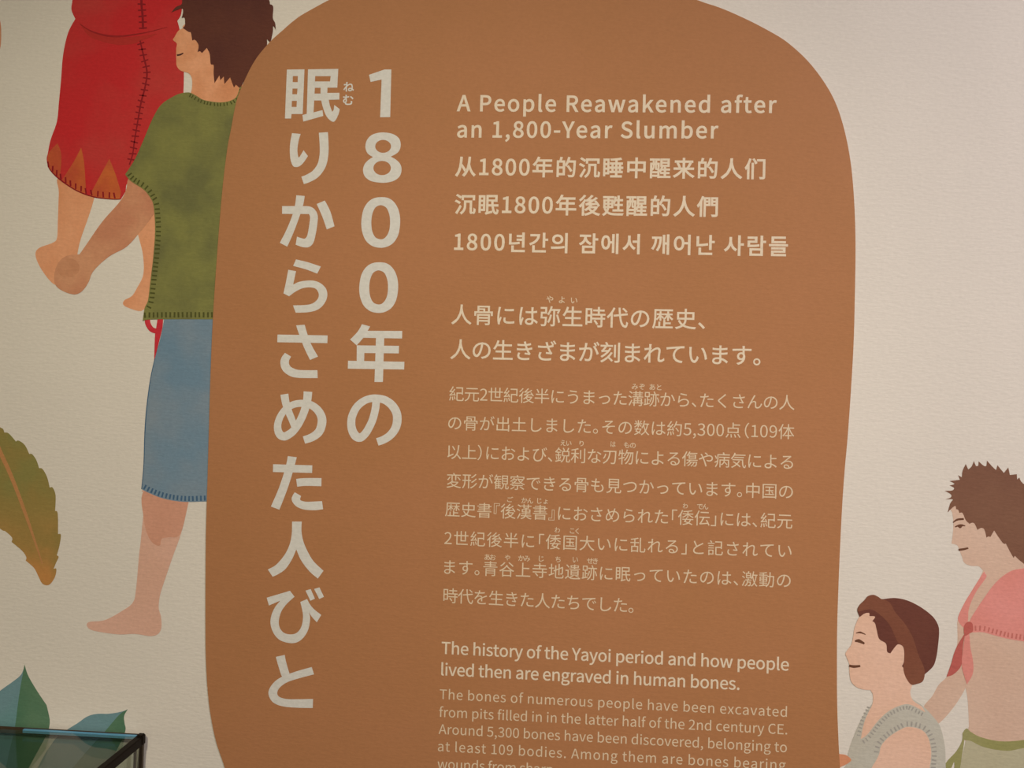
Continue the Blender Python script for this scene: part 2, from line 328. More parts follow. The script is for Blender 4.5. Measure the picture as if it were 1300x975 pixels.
# --- printed person with pink top
Cc = root('printed_figure', 1270, 990, 'printed figure with spiky brown hair and knotted pink top at the right edge', 'illustration', 'printed people on the wall')
m_skinC = print_mat('ink_pale_skin', alb((202, 168, 144), 'R'), alb((196, 160, 136), 'R'), 7)
m_hairC = print_mat('ink_brown_hair', alb((122, 84, 64), 'R'), alb((116, 78, 60), 'R'), 12)
m_lineC = print_mat('ink_brown_line_right', alb((100, 64, 46), 'R'))
m_top = print_mat('ink_pink_cloth', alb((212, 136, 124), 'R'), alb((206, 128, 114), 'R'), 10)
m_topd = print_mat('ink_pink_stitch', alb((184, 104, 92), 'R'))
m_knot = print_mat('ink_red_knot', alb((180, 94, 82), 'R'), alb((174, 88, 78), 'R'), 20)
m_belt = print_mat('ink_olive', alb((140, 134, 80), 'R'), alb((146, 138, 90), 'R'), 15)
m_skirtC = print_mat('ink_sage', alb((172, 160, 128), 'R'), alb((176, 166, 136), 'R'), 8)
shapes('arm', [S([(1216.5, 790), (1215.3, 816), (1209, 842), (1202, 859), (1191.7, 869.3), (1183.5, 883.7), (1172, 900), (1180, 925), (1191.7, 918.5), (1204, 906.2), (1216.3, 889.8), (1225.6, 873.4), (1240, 840), (1230, 790)])], 1, m_skinC, Cc)
shapes('body', [S([(1209, 640), (1209.2, 652), (1210.4, 663.6), (1209.7, 676.8), (1208, 690, 1), (1215.3, 692.4), (1217.8, 698), (1221, 706.3), (1224.3, 714.5), (1232.5, 718.3), (1242.4, 719), (1248, 724.4, 1), (1236, 750), (1217, 784), (1216, 800), (1218, 822), (1223.5, 850), (1225.4, 870), (1228, 885), (1229.2, 900), (1230.2, 921), (1232, 945), (1330, 950, 1), (1330, 640, 1), (1260, 630)])], 2, m_skinC, Cc)
shapes('strap', [S([(1248.2, 727.2), (1234.5, 748.7), (1224.5, 765.2), (1217, 781), (1216.6, 788.2), (1221.6, 795.4), (1226, 797), (1228.8, 786.8), (1229.5, 775.3), (1233, 763.8), (1240.3, 749.4), (1251.8, 733), (1250.3, 728)])], 3, m_top, Cc)
shapes('top', [S([(1330, 716, 1), (1298.6, 721.5), (1284.8, 724.3), (1271.9, 732.2), (1260.4, 743.7), (1248.9, 759.5), (1240.3, 772.4), (1231.7, 786.8), (1230, 800), (1233.8, 802.6), (1247.5, 802.6), (1260.4, 806), (1277.6, 810.5), (1298.6, 814), (1330, 818, 1)])], 4, m_top, Cc)
shapes('top_stitches', ticks([(1236, 801.8), (1247.5, 802.0), (1260.4, 805.4), (1277.6, 810), (1298.6, 813.4), (1320, 816)], 5.2, 7.5, 2.0, side=-1, jit=.05), 5, m_topd, Cc)
shapes('tie_end', [S([(1226, 804), (1223, 821.2), (1221, 837), (1221.6, 849.4), (1227.4, 868.7, 1), (1233.8, 858), (1235.7, 848), (1234.5, 835), (1231.7, 821.2), (1230.2, 804)])], 5, m_top, Cc)
shapes('tie_end', [S([(1226, 802, 1), (1215.9, 818.3), (1210.9, 829.8), (1207.3, 842.7), (1201.5, 859, 1), (1209.4, 856.5), (1217.3, 849.4), (1220.9, 842.2), (1221, 835), (1223, 815.5)])], 6, m_knot, Cc)
shapes('knot', [S([(1229.5, 789), (1234.3, 791.8), (1234.8, 801), (1230.2, 804.3), (1224.8, 807), (1223.3, 799.7), (1224.8, 792.5)])], 7, m_knot, Cc)
hc = [(1203, 650.5, 1), (1206.3, 639), (1209.5, 634), (1200, 634, 1), (1207, 631.3), (1207, 627.5), (1199.4, 623, 1), (1208.7, 622.6), (1211.2, 619.3), (1205.4, 616.4, 1), (1210.4, 615), (1211.2, 613.6), (1205.4, 610.6, 1), (1218.6, 609, 1), (1216.4, 603.2, 1), (1221, 605.9, 1), (1221.9, 598), (1226, 589, 1), (1229.2, 596, 1), (1233.4, 592.2), (1236.3, 585.2, 1), (1239, 591.4), (1242, 591, 1), (1242.4, 585.7, 1), (1249, 591.4), (1252.2, 591.4, 1), (1253, 584.8, 1), (1259.6, 592.2), (1264.5, 596.8, 1), (1266.2, 590.6, 1), (1274.4, 600.4, 1), (1280, 593.4, 1), (1282, 603, 1), (1290.8, 602, 1), (1291.3, 608.7, 1), (1294, 606.2, 1), (1298.5, 613.6), (1320, 630), (1332, 670), (1320, 725), (1298.5, 714.5), (1288.3, 705.5, 1), (1286.7, 708.3, 1), (1281.8, 699.8), (1276.9, 690, 1), (1272.8, 689), (1262, 673.5, 1), (1257.2, 681.7, 1), (1254.7, 681), (1252.2, 682.5, 1), (1249.8, 672.7), (1245.7, 670.2), (1240.7, 672.7, 1), (1237.5, 665.3), (1234.2, 663.6), (1230.9, 665, 1), (1226, 660.4), (1221.9, 651.3), (1217.8, 651.3, 1), (1216.4, 647.2), (1213.7, 646.4, 1), (1212.8, 642.3), (1208.7, 644.8)]
shapes('hair', [S(hc, n=4)], 3, m_hairC, Cc)
shapes('eyebrow', [ribbon([(1209.7, 663.4), (1215.3, 659.7), (1223.5, 658.9)], [1.2, 2.6, 2.6])], 3, m_lineC, Cc)
shapes('eye', [ribbon([(1212.3, 668.9), (1217, 667.2), (1221, 666.8), (1225.3, 667.6)], [1.4, 2.6, 2.6, 1]), S([(1215.5, 668), (1219, 670.6), (1221.8, 667.6), (1218.5, 666.6)])], 3, m_lineC, Cc)
shapes('mouth', [ribbon([(1216.8, 698), (1223, 697.2), (1229.2, 695.8)], [2.6, 2.8, 2])], 3, m_lineC, Cc)
shapes('skirt', [S([(1226, 940, 1), (1222, 958), (1219.5, 973), (1216, 1010, 1), (1330, 1010, 1), (1330, 945, 1), (1260, 945), (1240, 940)])], 3, m_skirtC, Cc)
shapes('belt', [S([(1223, 929), (1227.4, 924.7), (1232.4, 929), (1244.6, 935.5), (1266, 940.5), (1289, 940.5), (1330, 935, 1), (1330, 947, 1), (1298.6, 949.8), (1280.5, 953), (1260.4, 951), (1244.6, 946.7), (1233, 940.8), (1226, 939.5), (1222, 937)]),
       S([(1222, 930), (1221, 941), (1213.7, 954), (1200.8, 968.5), (1190, 990, 1), (1199, 992, 1), (1208, 974), (1211.5, 968), (1210.5, 992, 1), (1217.5, 992, 1), (1219.5, 970), (1224, 940)])], 4, m_belt, Cc)

# --- printed person in grey vest
D = root('printed_figure', 1140, 990, 'printed figure in profile with short brown hair and grey stitched vest beside the panel', 'illustration', 'printed people on the wall')
m_skinD = print_mat('ink_peach_skin', alb((217, 174, 148), 'R'), alb((212, 168, 140), 'R'), 9)
m_hairD = print_mat('ink_hair_umber', alb((104, 60, 48), 'R'), alb((98, 56, 46), 'R'), 12)
m_braid = print_mat('ink_hair_braid', alb((124, 76, 56), 'R'), alb((118, 70, 52), 'R'), 14)
m_vest = print_mat('ink_grey_vest', alb((184, 176, 160), 'R'), alb((178, 168, 150), 'R'), 8)
m_vestd = print_mat('ink_grey_stitch', alb((156, 147, 135), 'R'))
m_hand = print_mat('ink_hand', alb((204, 138, 100), 'R'), alb((198, 128, 92), 'R'), 12)
shapes('vest', [S([(1107.4, 893, 1), (1097, 906.7), (1088.3, 924), (1081.5, 941), (1076.6, 957), (1078.5, 964.5, 1), (1070, 978), (1060, 1005, 1), (1202, 1005, 1), (1200.5, 974), (1200, 953.5), (1197.8, 938.7), (1193, 921.5), (1183, 908), (1170.8, 895.6), (1157, 886.5, 1), (1130, 880)])], 5, m_vest, D)
shapes('neck', [S([(1107.6, 893), (1103, 903), (1097, 917), (1092.6, 938, 1), (1100.6, 932.5), (1115.4, 914), (1129, 902), (1146, 894.5), (1157.2, 895), (1174.5, 904.2, 1), (1170, 897), (1159, 889), (1155.5, 878), (1158, 862), (1140, 840), (1110, 850), (1104.5, 872), (1108, 882)])], 6, m_skinD, D)
shapes('head', [S([(1094, 776), (1092, 780.6), (1087.7, 789), (1084.6, 797.8), (1082.8, 809), (1080.3, 818.8), (1073.5, 828.6), (1074.8, 834.8), (1077.8, 842), (1078, 848.3), (1078.5, 856), (1081, 866), (1090, 873.5), (1106, 876), (1130, 874), (1146, 862), (1148, 850), (1150, 826), (1145, 800), (1125, 775)])], 7, m_skinD, D)
shapes('hair', [S([(1119, 760.3), (1136.3, 759), (1153.5, 762.8), (1170.8, 772), (1184.3, 783), (1190.5, 793), (1192, 801.5), (1191, 816.3), (1188.6, 833.5), (1184.3, 845.8), (1173.5, 856, 1), (1171.6, 864), (1163, 868.3), (1155.8, 868.3), (1149, 858), (1146.6, 848), (1144.6, 845.7, 1), (1147.2, 840), (1147.6, 826.3), (1145.5, 820), (1140, 817.8), (1135.4, 822), (1130.2, 829.3, 1), (1126, 827), (1124.5, 817), (1115.9, 810.9), (1112.8, 799.6), (1110.7, 791.4), (1107.3, 788.3, 1), (1110.7, 782.8), (1103.6, 782, 1), (1103, 778), (1097, 779), (1091.3, 783.2, 1), (1088.7, 777), (1088.3, 773.2), (1090.8, 768.3), (1097, 762), (1101.8, 756.6), (1108.6, 755), (1114.2, 757.2), (1119, 760.3, 1)][:-1])], 8, m_hairD, D)
shapes('braid', [S([(1090.8, 768.3), (1097, 762), (1101.8, 756.6), (1108.6, 755), (1114.2, 757.2), (1119, 760.3), (1129, 764.6), (1136.3, 777), (1148.6, 791.7), (1158.5, 809), (1165.8, 831), (1173.4, 850), (1171.6, 864), (1163, 868.3), (1155.8, 868.3), (1149, 858), (1146.6, 848), (1147.6, 840), (1147.6, 826), (1145, 819), (1138.8, 813.8), (1129, 793), (1116.6, 780), (1106.8, 774), (1099, 774), (1089, 776)])], 9, m_braid, D)
shapes('eyebrow', [ribbon([(1086.5, 803.6), (1092, 802.8), (1098.8, 805.4)], [1, 2.4, .8])], 8, m_lineC, D)
shapes('eye', [ribbon([(1085, 814), (1090, 813.4), (1097.2, 817)], [1.5, 4.6, 2.2])], 8, m_lineC, D)
shapes('mouth', [ribbon([(1077.8, 845), (1084, 846), (1092, 845.4)], [3, 3.6, 2.6])], 8, m_lineC, D)
armh = [(1104, 985), (1106.8, 974), (1111.7, 965.8), (1116, 957), (1119, 946), (1129, 935), (1143.7, 925.8), (1154, 922.7), (1169.5, 926.4), (1178, 936), (1182, 953.5), (1180.5, 972), (1177, 990)]
shapes('arm', [S(armh + [(1176, 1005, 1), (1098, 1005, 1)])], 6, m_skinD, D)
shapes('vest_stitches', ticks([(1116, 957), (1119, 946), (1129, 935), (1143.7, 925.8), (1154, 922.7), (1169.5, 926.4), (1178, 936), (1182, 953.5), (1180.5, 975)], 5.0, 7, 1.9, side=-1, jit=.1)
       + ticks([(1092.6, 940), (1100.6, 933.8), (1115.4, 915.3), (1129, 903), (1146, 895.5), (1157.2, 896), (1174.5, 905)], 4.6, 5.5, 1.7, side=1, jit=.1)
       + ticks([(1106.5, 897), (1097, 916.5), (1092, 937)], 4.6, 5, 1.5, side=1, jit=.1), 7, m_vestd, D)
shapes('hand', [S([(1050, 955), (1065.5, 957), (1074, 958.5), (1080.5, 964), (1077, 968.5), (1066, 974), (1050, 980)])], 6, m_hand, D)

# ------------------------------------------------------------------ the brown text panel
PL = 20.0                                       # layer of the panel face
P = root('text_panel', 670, 990, 'brown rounded wall panel with cream Japanese heading and multilingual text', 'information panel')
m_panel = print_mat('ink_terracotta', alb((145, 96, 59), (186, 173, 151)), alb((143, 95, 57), (186, 173, 151)), 5, relief=.25, grain=.03)
outline = [(403, 8), (430, -5), (470, -18), (540, -34), (650, -45), (760, -42), (830, -26), (881, -1), (914.6, 10.8), (945, 24), (975, 39.4), (1000, 55), (1028.7, 82), (1053.3, 117), (1067.7, 151.8), (1078, 197), (1083.3, 246), (1085.6, 307.7), (1084.6, 385), (1083, 440), (1079.5, 500), (1075.6, 555), (1071.8, 597), (1068.7, 642), (1065.6, 703.5), (1063.4, 760), (1062.3, 800), (1062.1, 836.5), (1062.2, 880), (1063.2, 920), (1066, 973), (1072, 1040), (1070, 1120), (1000, 1190), (700, 1200), (420, 1190), (330, 1110), (296, 1010), (285.2, 972), (274, 937.6), (265.9, 893), (262.2, 843), (261.4, 788), (261.7, 705), (262.4, 660), (264.5, 591), (268, 470), (271.4, 395), (277, 312), (283, 240), (289, 190), (293.5, 166), (300.5, 130), (309, 107), (324, 77.5), (343, 54), (360, 38.5), (372, 28)]
# clean sequence of the upper-left curve
outline[0] = (388, 17)
shapes('panel_board', [S(outline, n=6)], PL, m_panel, P, thick=STEP * (PL - 11))

# ------------------------------------------------------------------ lettering
FONT = None
try:
    FONT = bpy.data.fonts.load(os.path.join(bpy.utils.system_resource('DATAFILES'), 'fonts', 'Noto Sans CJK Regular.woff2'))
except Exception: FONT = None
m_cream = print_mat('ink_cream_heading', alb((182, 173, 156), (190, 177, 157)), relief=.25)
m_cream2 = print_mat('ink_cream_text', alb((212, 190, 162), 'R'), relief=.2)
m_cream3 = print_mat('ink_cream_small_text', alb((206, 180, 148), 'R'), relief=.2)

_cu = bpy.data.curves.new('glyph_source', 'FONT'); _cu.resolution_u = 4
if FONT: _cu.font = FONT
_ob = bpy.data.objects.new('glyph_source', _cu); COL.objects.link(_ob)
def _mesh(s):
    _cu.body = s; bpy.context.view_layer.update()
    return _ob.evaluated_get(bpy.context.evaluated_depsgraph_get()).to_mesh()
def _wid(s):
    _cu.body = s; bpy.context.view_layer.update(); return _ob.dimensions.x
_unit = None; UNIT = 1.0
_base = _wid('||')
_AD = {}
def raw_adv(ch):
    if ch not in _AD:
        _AD[ch] = UNIT if UNIT != 1.0 and (ord(ch) > 0x3000 and not 0xAC00 <= ord(ch) <= 0xD7A3) else _wid('|' + ch + '|') - _base
    return _AD[ch]
UNIT = raw_adv('人')                                        # one em of this font
GC = {}
def glyph(ch, d):
    """(verts, faces, advance) in em; outline grown by d em with mitred corners"""
    key = (ch, d)
    if key in GC: return GC[key]
    me = _mesh(ch); bm = bmesh.new(); bm.from_mesh(me); _ob.evaluated_get(bpy.context.evaluated_depsgraph_get()).to_mesh_clear()
    bmesh.ops.remove_doubles(bm, verts=bm.verts, dist=1e-5)
    bm.verts.ensure_lookup_table()
    V = [(v.co.x / UNIT, v.co.y / UNIT) for v in bm.verts]; F = [tuple(v.index for v in f.verts) for f in bm.faces]
    if d > 0:
        nxt = {}; prv = {}
        for e_ in bm.edges:
            if len(e_.link_faces) != 1: continue
            f = e_.link_faces[0]; a, b = e_.verts[0].index, e_.verts[1].index
            c = f.calc_center_median(); c = (c.x / UNIT, c.y / UNIT)
            if (V[b][0] - V[a][0]) * (c[1] - V[a][1]) - (V[b][1] - V[a][1]) * (c[0] - V[a][0]) < 0: a, b = b, a   # inside on the left
            nxt.setdefault(a, []).append(b); prv.setdefault(b, []).append(a)
        def nrm(a, b):
            dx, dy = V[b][0] - V[a][0], V[b][1] - V[a][1]; l = math.hypot(dx, dy) or 1; return dy / l, -dx / l
        for a in list(nxt):
            for b in nxt[a]:
                na = nrm(a, b)
                def off(v, other):
                    n0 = na
                    if other is None: return (V[v][0] + n0[0] * d, V[v][1] + n0[1] * d)
                    mx, my = n0[0] + other[0], n0[1] + other[1]; q = mx * mx + my * my
                    if q < .55: return (V[v][0] + n0[0] * d, V[v][1] + n0[1] * d)
                    k = 2 * d / q
                    return (V[v][0] + mx * k, V[v][1] + my * k)
                pa = prv.get(a, []); nb = nxt.get(b, [])
                A_ = off(a, nrm(pa[0], a) if len(pa) == 1 else None); B_ = off(b, nrm(b, nb[0]) if len(nb) == 1 else None)
                i = len(V); dz = 6e-6 * (1 + len(F) % 7)           # rims lie a hair behind the face
                V += [V[a][:2] + (dz,), A_ + (dz,), B_ + (dz,), V[b][:2] + (dz,)]
                F += [(i, i + 1, i + 2), (i, i + 2, i + 3)]
    bm.free()
    GC[key] = (V, F, raw_adv(ch) / UNIT if ch != ' ' else raw_adv(' ') / UNIT)
    return GC[key]

HALF_L = '、。」』），'; HALF_R = '「『（'
def mesh_text(name, V, F, mat, y, parent, label=None):
    org = parent.location
    # orient all faces toward the room (-y)
    fs = []
    for f in F:
        a, b, c = V[f[0]], V[f[1]], V[f[2]]
        s = (b[0] - a[0]) * (c[1] - a[1]) - (b[1] - a[1]) * (c[0] - a[0])
        if abs(s) < 1e-13: continue
        fs.append(f if s > 0 else tuple(reversed(f)))
    me = bpy.data.meshes.new(name); me.from_pydata([(v[0] - org.x, y - org.y + (v[2] if len(v) > 2 else 0), v[1] - org.z) for v in V], [], fs); me.materials.append(mat)
    o = link(name, me, parent)
    if label: o['label'] = label
    return o
TY = -STEP * (PL + 1.5)
def line(name, s, xl, yl, xr, yr, em, d=0.0, mat=None, centre=True, squeeze=True, track=None):
    """one printed line: ink runs from pixel xl to xr; y is the middle of full-width glyphs or the baseline"""
    a, b = at(xl, yl), at(xr, yr)
    e_ = em / FPX * ((a - CAM).dot(fwd) + (b - CAM).dot(fwd)) / 2
    z0, z1 = a.z, b.z
    if centre: z0 -= .38 * e_; z1 -= .38 * e_
    items = []; x = 0.0
    for ch in s:
        V, F, adv = glyph(ch, d) if ch != ' ' else ([], [], raw_adv(' ') / UNIT)
        dx = 0.0
        if squeeze and ch in HALF_L: adv = .5
        if squeeze and ch in HALF_R: adv = .5; dx = -.5
        items.append((V, F, x + dx)); x += adv
    n = len(items)
    lo = min(v[0] for v in items[0][0]) + items[0][2]; hi = max(v[0] for v in items[-1][0]) + items[-1][2]
    W = (b.x - a.x) / e_
    t = (W - (hi - lo)) / (n - 1) if track is None else track
    VV = []; FF = []
    for i, (V, F, x0) in enumerate(items):
        o = len(VV)
        for v in V:
            ex = v[0] + x0 + i * t - lo; u = ex / W
            VV.append((a.x + ex * e_, z0 + (z1 - z0) * u + v[1] * e_, v[2] if len(v) > 2 else 0))
        FF += [tuple(o + k for k in f) for f in F]
    return mesh_text(name, VV, FF, mat or m_cream2, TY, P)
def boxed(name, ch, x0, y0, x1, y1, d, mat=None):
    """one big character fitted to its ink box"""
    V, F, _ = glyph(ch, d)
    a = at((x0 + x1) / 2, (y0 + y1) / 2); sc = (a - CAM).dot(fwd) / FPX
    w_ = (x1 - x0 - .02 * (y1 - y0)) * sc; h_ = (y1 - y0 - .02 * (x1 - x0)) * sc
    lx = min(v[0] for v in V); hx = max(v[0] for v in V); ly = min(v[1] for v in V); hy = max(v[1] for v in V)
    VV = [(a.x + ((v[0] - lx) / (hx - lx) - .5) * w_, a.z + ((v[1] - ly) / (hy - ly) - .5) * h_, v[2] if len(v) > 2 else 0) for v in V]
    return mesh_text(name, VV, F, mat or m_cream, TY, P)

def cut(origin, *els):
    """one heading character from its outlines: ('p', outline, hole, ...) or ('r', centre line, widths), in 1/12.19 px from origin"""
    K = 12.1875; V = []; F = []; ox, oy = origin
    def add(pts, dz):
        b = len(V)
        for p in pts:
            w_ = at(ox + p[0] / K, oy + p[1] / K); V.append((w_.x, w_.z, dz))
        return b
    for k, el in enumerate(els):
        dz = k * 5e-6
        if el[0] == 'p':
            loops = [S(l, n=5) if any(len(p) < 3 for p in l) else [p[:2] for p in l] for l in el[1:]]
            vs = [[Vector((p[0], p[1], 0)) for p in l] for l in loops]
            b = add([p for l in loops for p in l], dz)
            F += [tuple(b + q for q in t) for t in tessellate_polygon(vs)]
        else:
            R_ = ribbon(el[1], el[2], 7); n = len(R_) // 2; Lp, Rp = R_[:n], R_[::-1][:n]
            b0 = add(Lp, dz); b1 = add(Rp, dz)
            for q in range(n):
                for bb in (b0, b1): V[bb + q] = V[bb + q][:2] + (dz + q * 4e-7,)
            for q in range(n - 1): F += [(b0 + q, b0 + q + 1, b1 + q + 1), (b0 + q, b1 + q + 1, b1 + q)]
    return mesh_text('heading_character', V, F, m_cream, TY, P)
def C_(*p): return [(x, y, 1) for x, y in p]
def ell(cx, cy, rx, ry): return [(cx + rx * math.cos(a * math.pi / 8), cy + ry * math.sin(a * math.pi / 8)) for a in range(16)]
cut((445, 80), ('p', C_((290, 190), (530, 107), (635, 107), (617, 843), (462, 845), (485, 262), (315, 300))))
cut((445, 160), ('p', [(520, 105), (660, 130), (755, 200), (780, 300), (755, 390), (700, 440), (625, 480, 1), (700, 520), (770, 590), (793, 680), (765, 780), (680, 850), (560, 880), (450, 880), (320, 855), (230, 790), (198, 700), (215, 610), (270, 540), (350, 485, 1), (270, 430), (235, 340), (250, 240), (310, 160), (400, 118)], ell(508, 320, 122, 100), ell(493, 655, 135, 110)))
for o_ in ((443, 243), (440.4, 325.6)):
    cut(o_, ('p', [(505, 93), (620, 110), (710, 180), (770, 290), (795, 420), (790, 560), (760, 690), (690, 800), (590, 860), (485, 875), (370, 850), (270, 770), (215, 650), (195, 520), (205, 390), (235, 270), (300, 170), (390, 110)],
        [(500, 218), (580, 255), (625, 350), (640, 460), (630, 590), (595, 680), (540, 735), (480, 743), (410, 710), (365, 620), (350, 500), (360, 380), (390, 290), (430, 240)]))
cut((438, 408), ('p', [(265, 45, 1), (393, 80, 1), (350, 155), (280, 265), (185, 372, 1), (83, 282, 1), (175, 190), (230, 115)]), ('p', C_((330, 147), (888, 150), (886, 266), (270, 255))),
    ('p', C_((187, 372), (838, 380), (836, 496), (303, 490), (300, 640), (185, 640))), ('p', C_((52, 610), (922, 626), (918, 745), (48, 732))), ('p', C_((485, 200), (612, 200), (590, 938), (460, 938))))
cut((435, 493), ('r', [(524, 190), (508, 330), (462, 500), (385, 655), (320, 735), (262, 762), (200, 730), (155, 650), (138, 550), (152, 430), (222, 290), (330, 197), (440, 158), (540, 155), (660, 183), (765, 260), (835, 375), (848, 500), (818, 620), (740, 725), (640, 792), (540, 828)], [118, 118, 122, 138, 128, 120, 112, 118, 132, 134, 124, 118]))
cut((355, 80), ('p', C_((118, 108), (390, 105), (362, 795), (190, 795), (183, 865), (88, 865)), C_((210, 210), (288, 208), (285, 303), (207, 303)), C_((205, 402), (282, 402), (276, 490), (202, 490)), C_((195, 592), (272, 592), (268, 686), (192, 686))),
    ('p', C_((445, 105), (912, 98), (897, 388), (745, 388), (742, 470), (930, 468), (928, 572), (765, 576)) + [(785, 670), (818, 760, 1), (840, 730), (850, 655, 1), (935, 720, 1), (915, 800), (870, 890), (835, 915), (790, 895), (730, 830), (680, 710)] + C_((648, 586), (540, 586), (530, 770), (668, 735), (680, 825), (372, 912), (358, 812), (425, 792), (435, 450)),
     C_((555, 210), (795, 210), (785, 292), (552, 292)), C_((550, 390), (640, 390), (637, 480), (545, 480))))
cut((353, 160), ('p', [(222, 115, 1), (355, 128, 1), (325, 230), (305, 370), (318, 488, 1), (340, 480), (400, 380, 1), (468, 470, 1), (400, 570), (340, 625), (285, 640), (235, 620), (200, 530), (188, 400), (195, 260)]),
    ('r', [(706, 105), (718, 300), (715, 450), (680, 610), (590, 740), (480, 810), (385, 846)], [140, 136, 132, 128, 120]))
cut((350, 240), ('p', [(325, 100, 1), (455, 112, 1), (430, 250), (370, 440), (280, 680), (185, 895, 1), (70, 835, 1), (170, 640), (260, 420), (305, 250)]),
    ('p', [(105, 268, 1), (480, 268, 1), (545, 278), (610, 320), (655, 410), (650, 540), (620, 720), (585, 840), (520, 900), (430, 903), (315, 865, 1), (335, 740, 1), (430, 770), (470, 760), (500, 700), (530, 520), (537, 440), (520, 390, 1), (105, 388, 1)]),
    ('p', [(640, 235, 1), (765, 182, 1), (850, 350), (915, 580, 1), (795, 628, 1), (730, 440)]))
cut((348, 323), ('p', [(345, 80, 1), (530, 125), (728, 190, 1), (672, 300, 1), (500, 235), (300, 180, 1)]),
    ('p', [(225, 240, 1), (345, 262, 1), (300, 470, 1), (400, 425), (570, 405), (700, 435), (800, 520), (828, 630), (790, 750), (690, 850), (540, 895), (340, 903, 1), (298, 790, 1), (480, 785), (600, 760), (680, 690), (695, 610), (650, 535), (560, 512), (450, 525), (340, 575), (238, 650, 1), (150, 605, 1), (185, 450)]))
cut((345, 406), ('p', C_((95, 230), (870, 243), (865, 362), (92, 348))), ('p', [(382, 88, 1), (515, 78, 1), (560, 230), (620, 390), (722, 570, 1), (598, 622, 1), (510, 440), (430, 230)]),
    ('p', [(210, 512, 1), (305, 570, 1), (272, 640), (285, 710), (350, 755), (450, 778), (712, 780, 1), (716, 902, 1), (450, 900), (300, 875), (180, 790), (140, 680), (155, 590)]))
cut((342, 490), ('r', [(238, 128), (262, 270), (305, 400), (355, 520), (400, 645)], [124, 116, 108, 100]),
    ('r', [(602, 88), (588, 230), (542, 400), (462, 575), (370, 700), (280, 765), (225, 780), (165, 745), (135, 660), (142, 560), (190, 445), (270, 350), (380, 287), (510, 268), (640, 290), (750, 370), (812, 480), (815, 590), (770, 710), (670, 790), (540, 836)], [134, 122, 118, 124, 128, 114, 104, 106, 110, 124, 136, 130, 116]))
cut((338, 573), ('p', C_((112, 198), (718, 215), (715, 332), (110, 318))), ('p', [(340, 72, 1), (478, 90, 1), (420, 310), (330, 590), (210, 900, 1), (78, 852, 1), (200, 570), (290, 300), (320, 180)]),
    ('p', [(468, 425, 1), (600, 412), (860, 412, 1), (858, 538, 1), (620, 532), (485, 545, 1)]), ('p', [(448, 632, 1), (545, 688, 1), (530, 740), (560, 765), (650, 778), (868, 768, 1), (885, 893, 1), (750, 908), (580, 895), (460, 840), (400, 750), (415, 680)]))
cut((336, 657), ('p', [(430, 60, 1), (580, 60, 1), (575, 200), (600, 350), (660, 500), (760, 670), (915, 820, 1), (828, 940, 1), (700, 830), (570, 660), (495, 490, 1), (430, 640), (330, 790), (220, 870), (130, 912, 1), (55, 800, 1), (180, 730), (310, 580), (390, 420), (425, 250)]))
cut((335, 740), ('p', [(50, 225, 1), (410, 118, 1), (480, 210, 1), (360, 320), (280, 430), (240, 560), (245, 670), (300, 755), (390, 790), (490, 780), (560, 720), (600, 620), (610, 480), (570, 290, 1), (675, 245, 1), (720, 330), (790, 410), (893, 490, 1), (825, 605, 1), (740, 510), (705, 445, 1), (720, 560), (690, 720), (610, 850), (500, 920), (370, 920), (240, 870), (150, 760), (108, 620), (125, 490), (180, 370), (260, 270, 1), (85, 345, 1)]),
    ('p', C_((650, 115), (730, 92), (795, 240), (725, 272))), ('p', C_((782, 90), (865, 65), (935, 212), (862, 245))))
cut((331, 824), ('p', [(240, 115, 1), (378, 85, 1), (400, 200), (450, 370, 1), (400, 470, 1), (335, 420), (280, 260)]),
    ('p', [(795, 272, 1), (830, 385, 1), (620, 440), (420, 505), (300, 590), (262, 670), (290, 730), (400, 765), (560, 770), (815, 765, 1), (810, 905, 1), (560, 900), (350, 880), (200, 820), (130, 710), (140, 610), (220, 500), (330, 425), (450, 375), (620, 320)]))
boxed('heading_ruby', 'ね', 436.2, 104.5, 450, 117, .02); boxed('heading_ruby', 'む', 435.5, 120.8, 449.4, 134, .02)

TB = .020
line('title_line', 'A People Reawakened after', 579.9, 141.3, 985.5, 143.6, 27.4, TB, centre=False)
line('title_line', 'an 1,800-Year Slumber', 580.3, 174.6, 911.6, 175.9, 27.4, TB, centre=False)
line('title_line', '从1800年的沉睡中醒来的人们', 578, 211.6, 971.3, 214.9, 27.6, TB)
line('title_line', '沉眠1800年後甦醒的人們', 577.3, 259.3, 911.2, 262.6, 27.6, TB)
line('title_line', '1800년간의 잠에서 깨어난 사람들', 576.8, 306.8, 1000, 312.8, 27.4, TB)

SB = .010
line('subtitle_line', '人骨には弥生時代の歴史、', 573.2, 399.2, 895, 405.5, 27.6, SB)
line('subtitle_line', '人の生きざまが刻まれています。', 572, 443.3, 965.2, 451.5, 27.6, SB)
BB = .0
body = [('紀元2世紀後半にうまった溝跡から、たくさんの人', 570.6, 499.7, 1008.4, 511.2),
        ('の骨が出土しました。その数は約5,300点（109体', 569.2, 536.4, 1008, 548.2),
        ('以上）におよび、鋭利な刃物による傷や病気による', 568.2, 573.2, 1006.4, 586.5),
        ('変形が観察できる骨も見つかっています。中国の', 567.2, 609.6, 1006.2, 624),
        ('歴史書『後漢書』におさめられた「倭伝」には、紀元', 565.4, 646, 1005.6, 661.6),
        ('2世紀後半に「倭国大いに乱れる」と記されてい', 564.4, 682.5, 1004.6, 699),
        ('ます。青谷上寺地遺跡に眠っていたのは、激動の', 564.2, 719.3, 1003.4, 736.6)]
for s, a, b, c, d in body: line('body_line', s, a, b, c, d, 20.6, BB, m_cream3)
line('body_line', '時代を生きた人たちでした。', 563.2, 755.3, 804.2, 768.6, 20.6, BB, m_cream3)
RB = .012
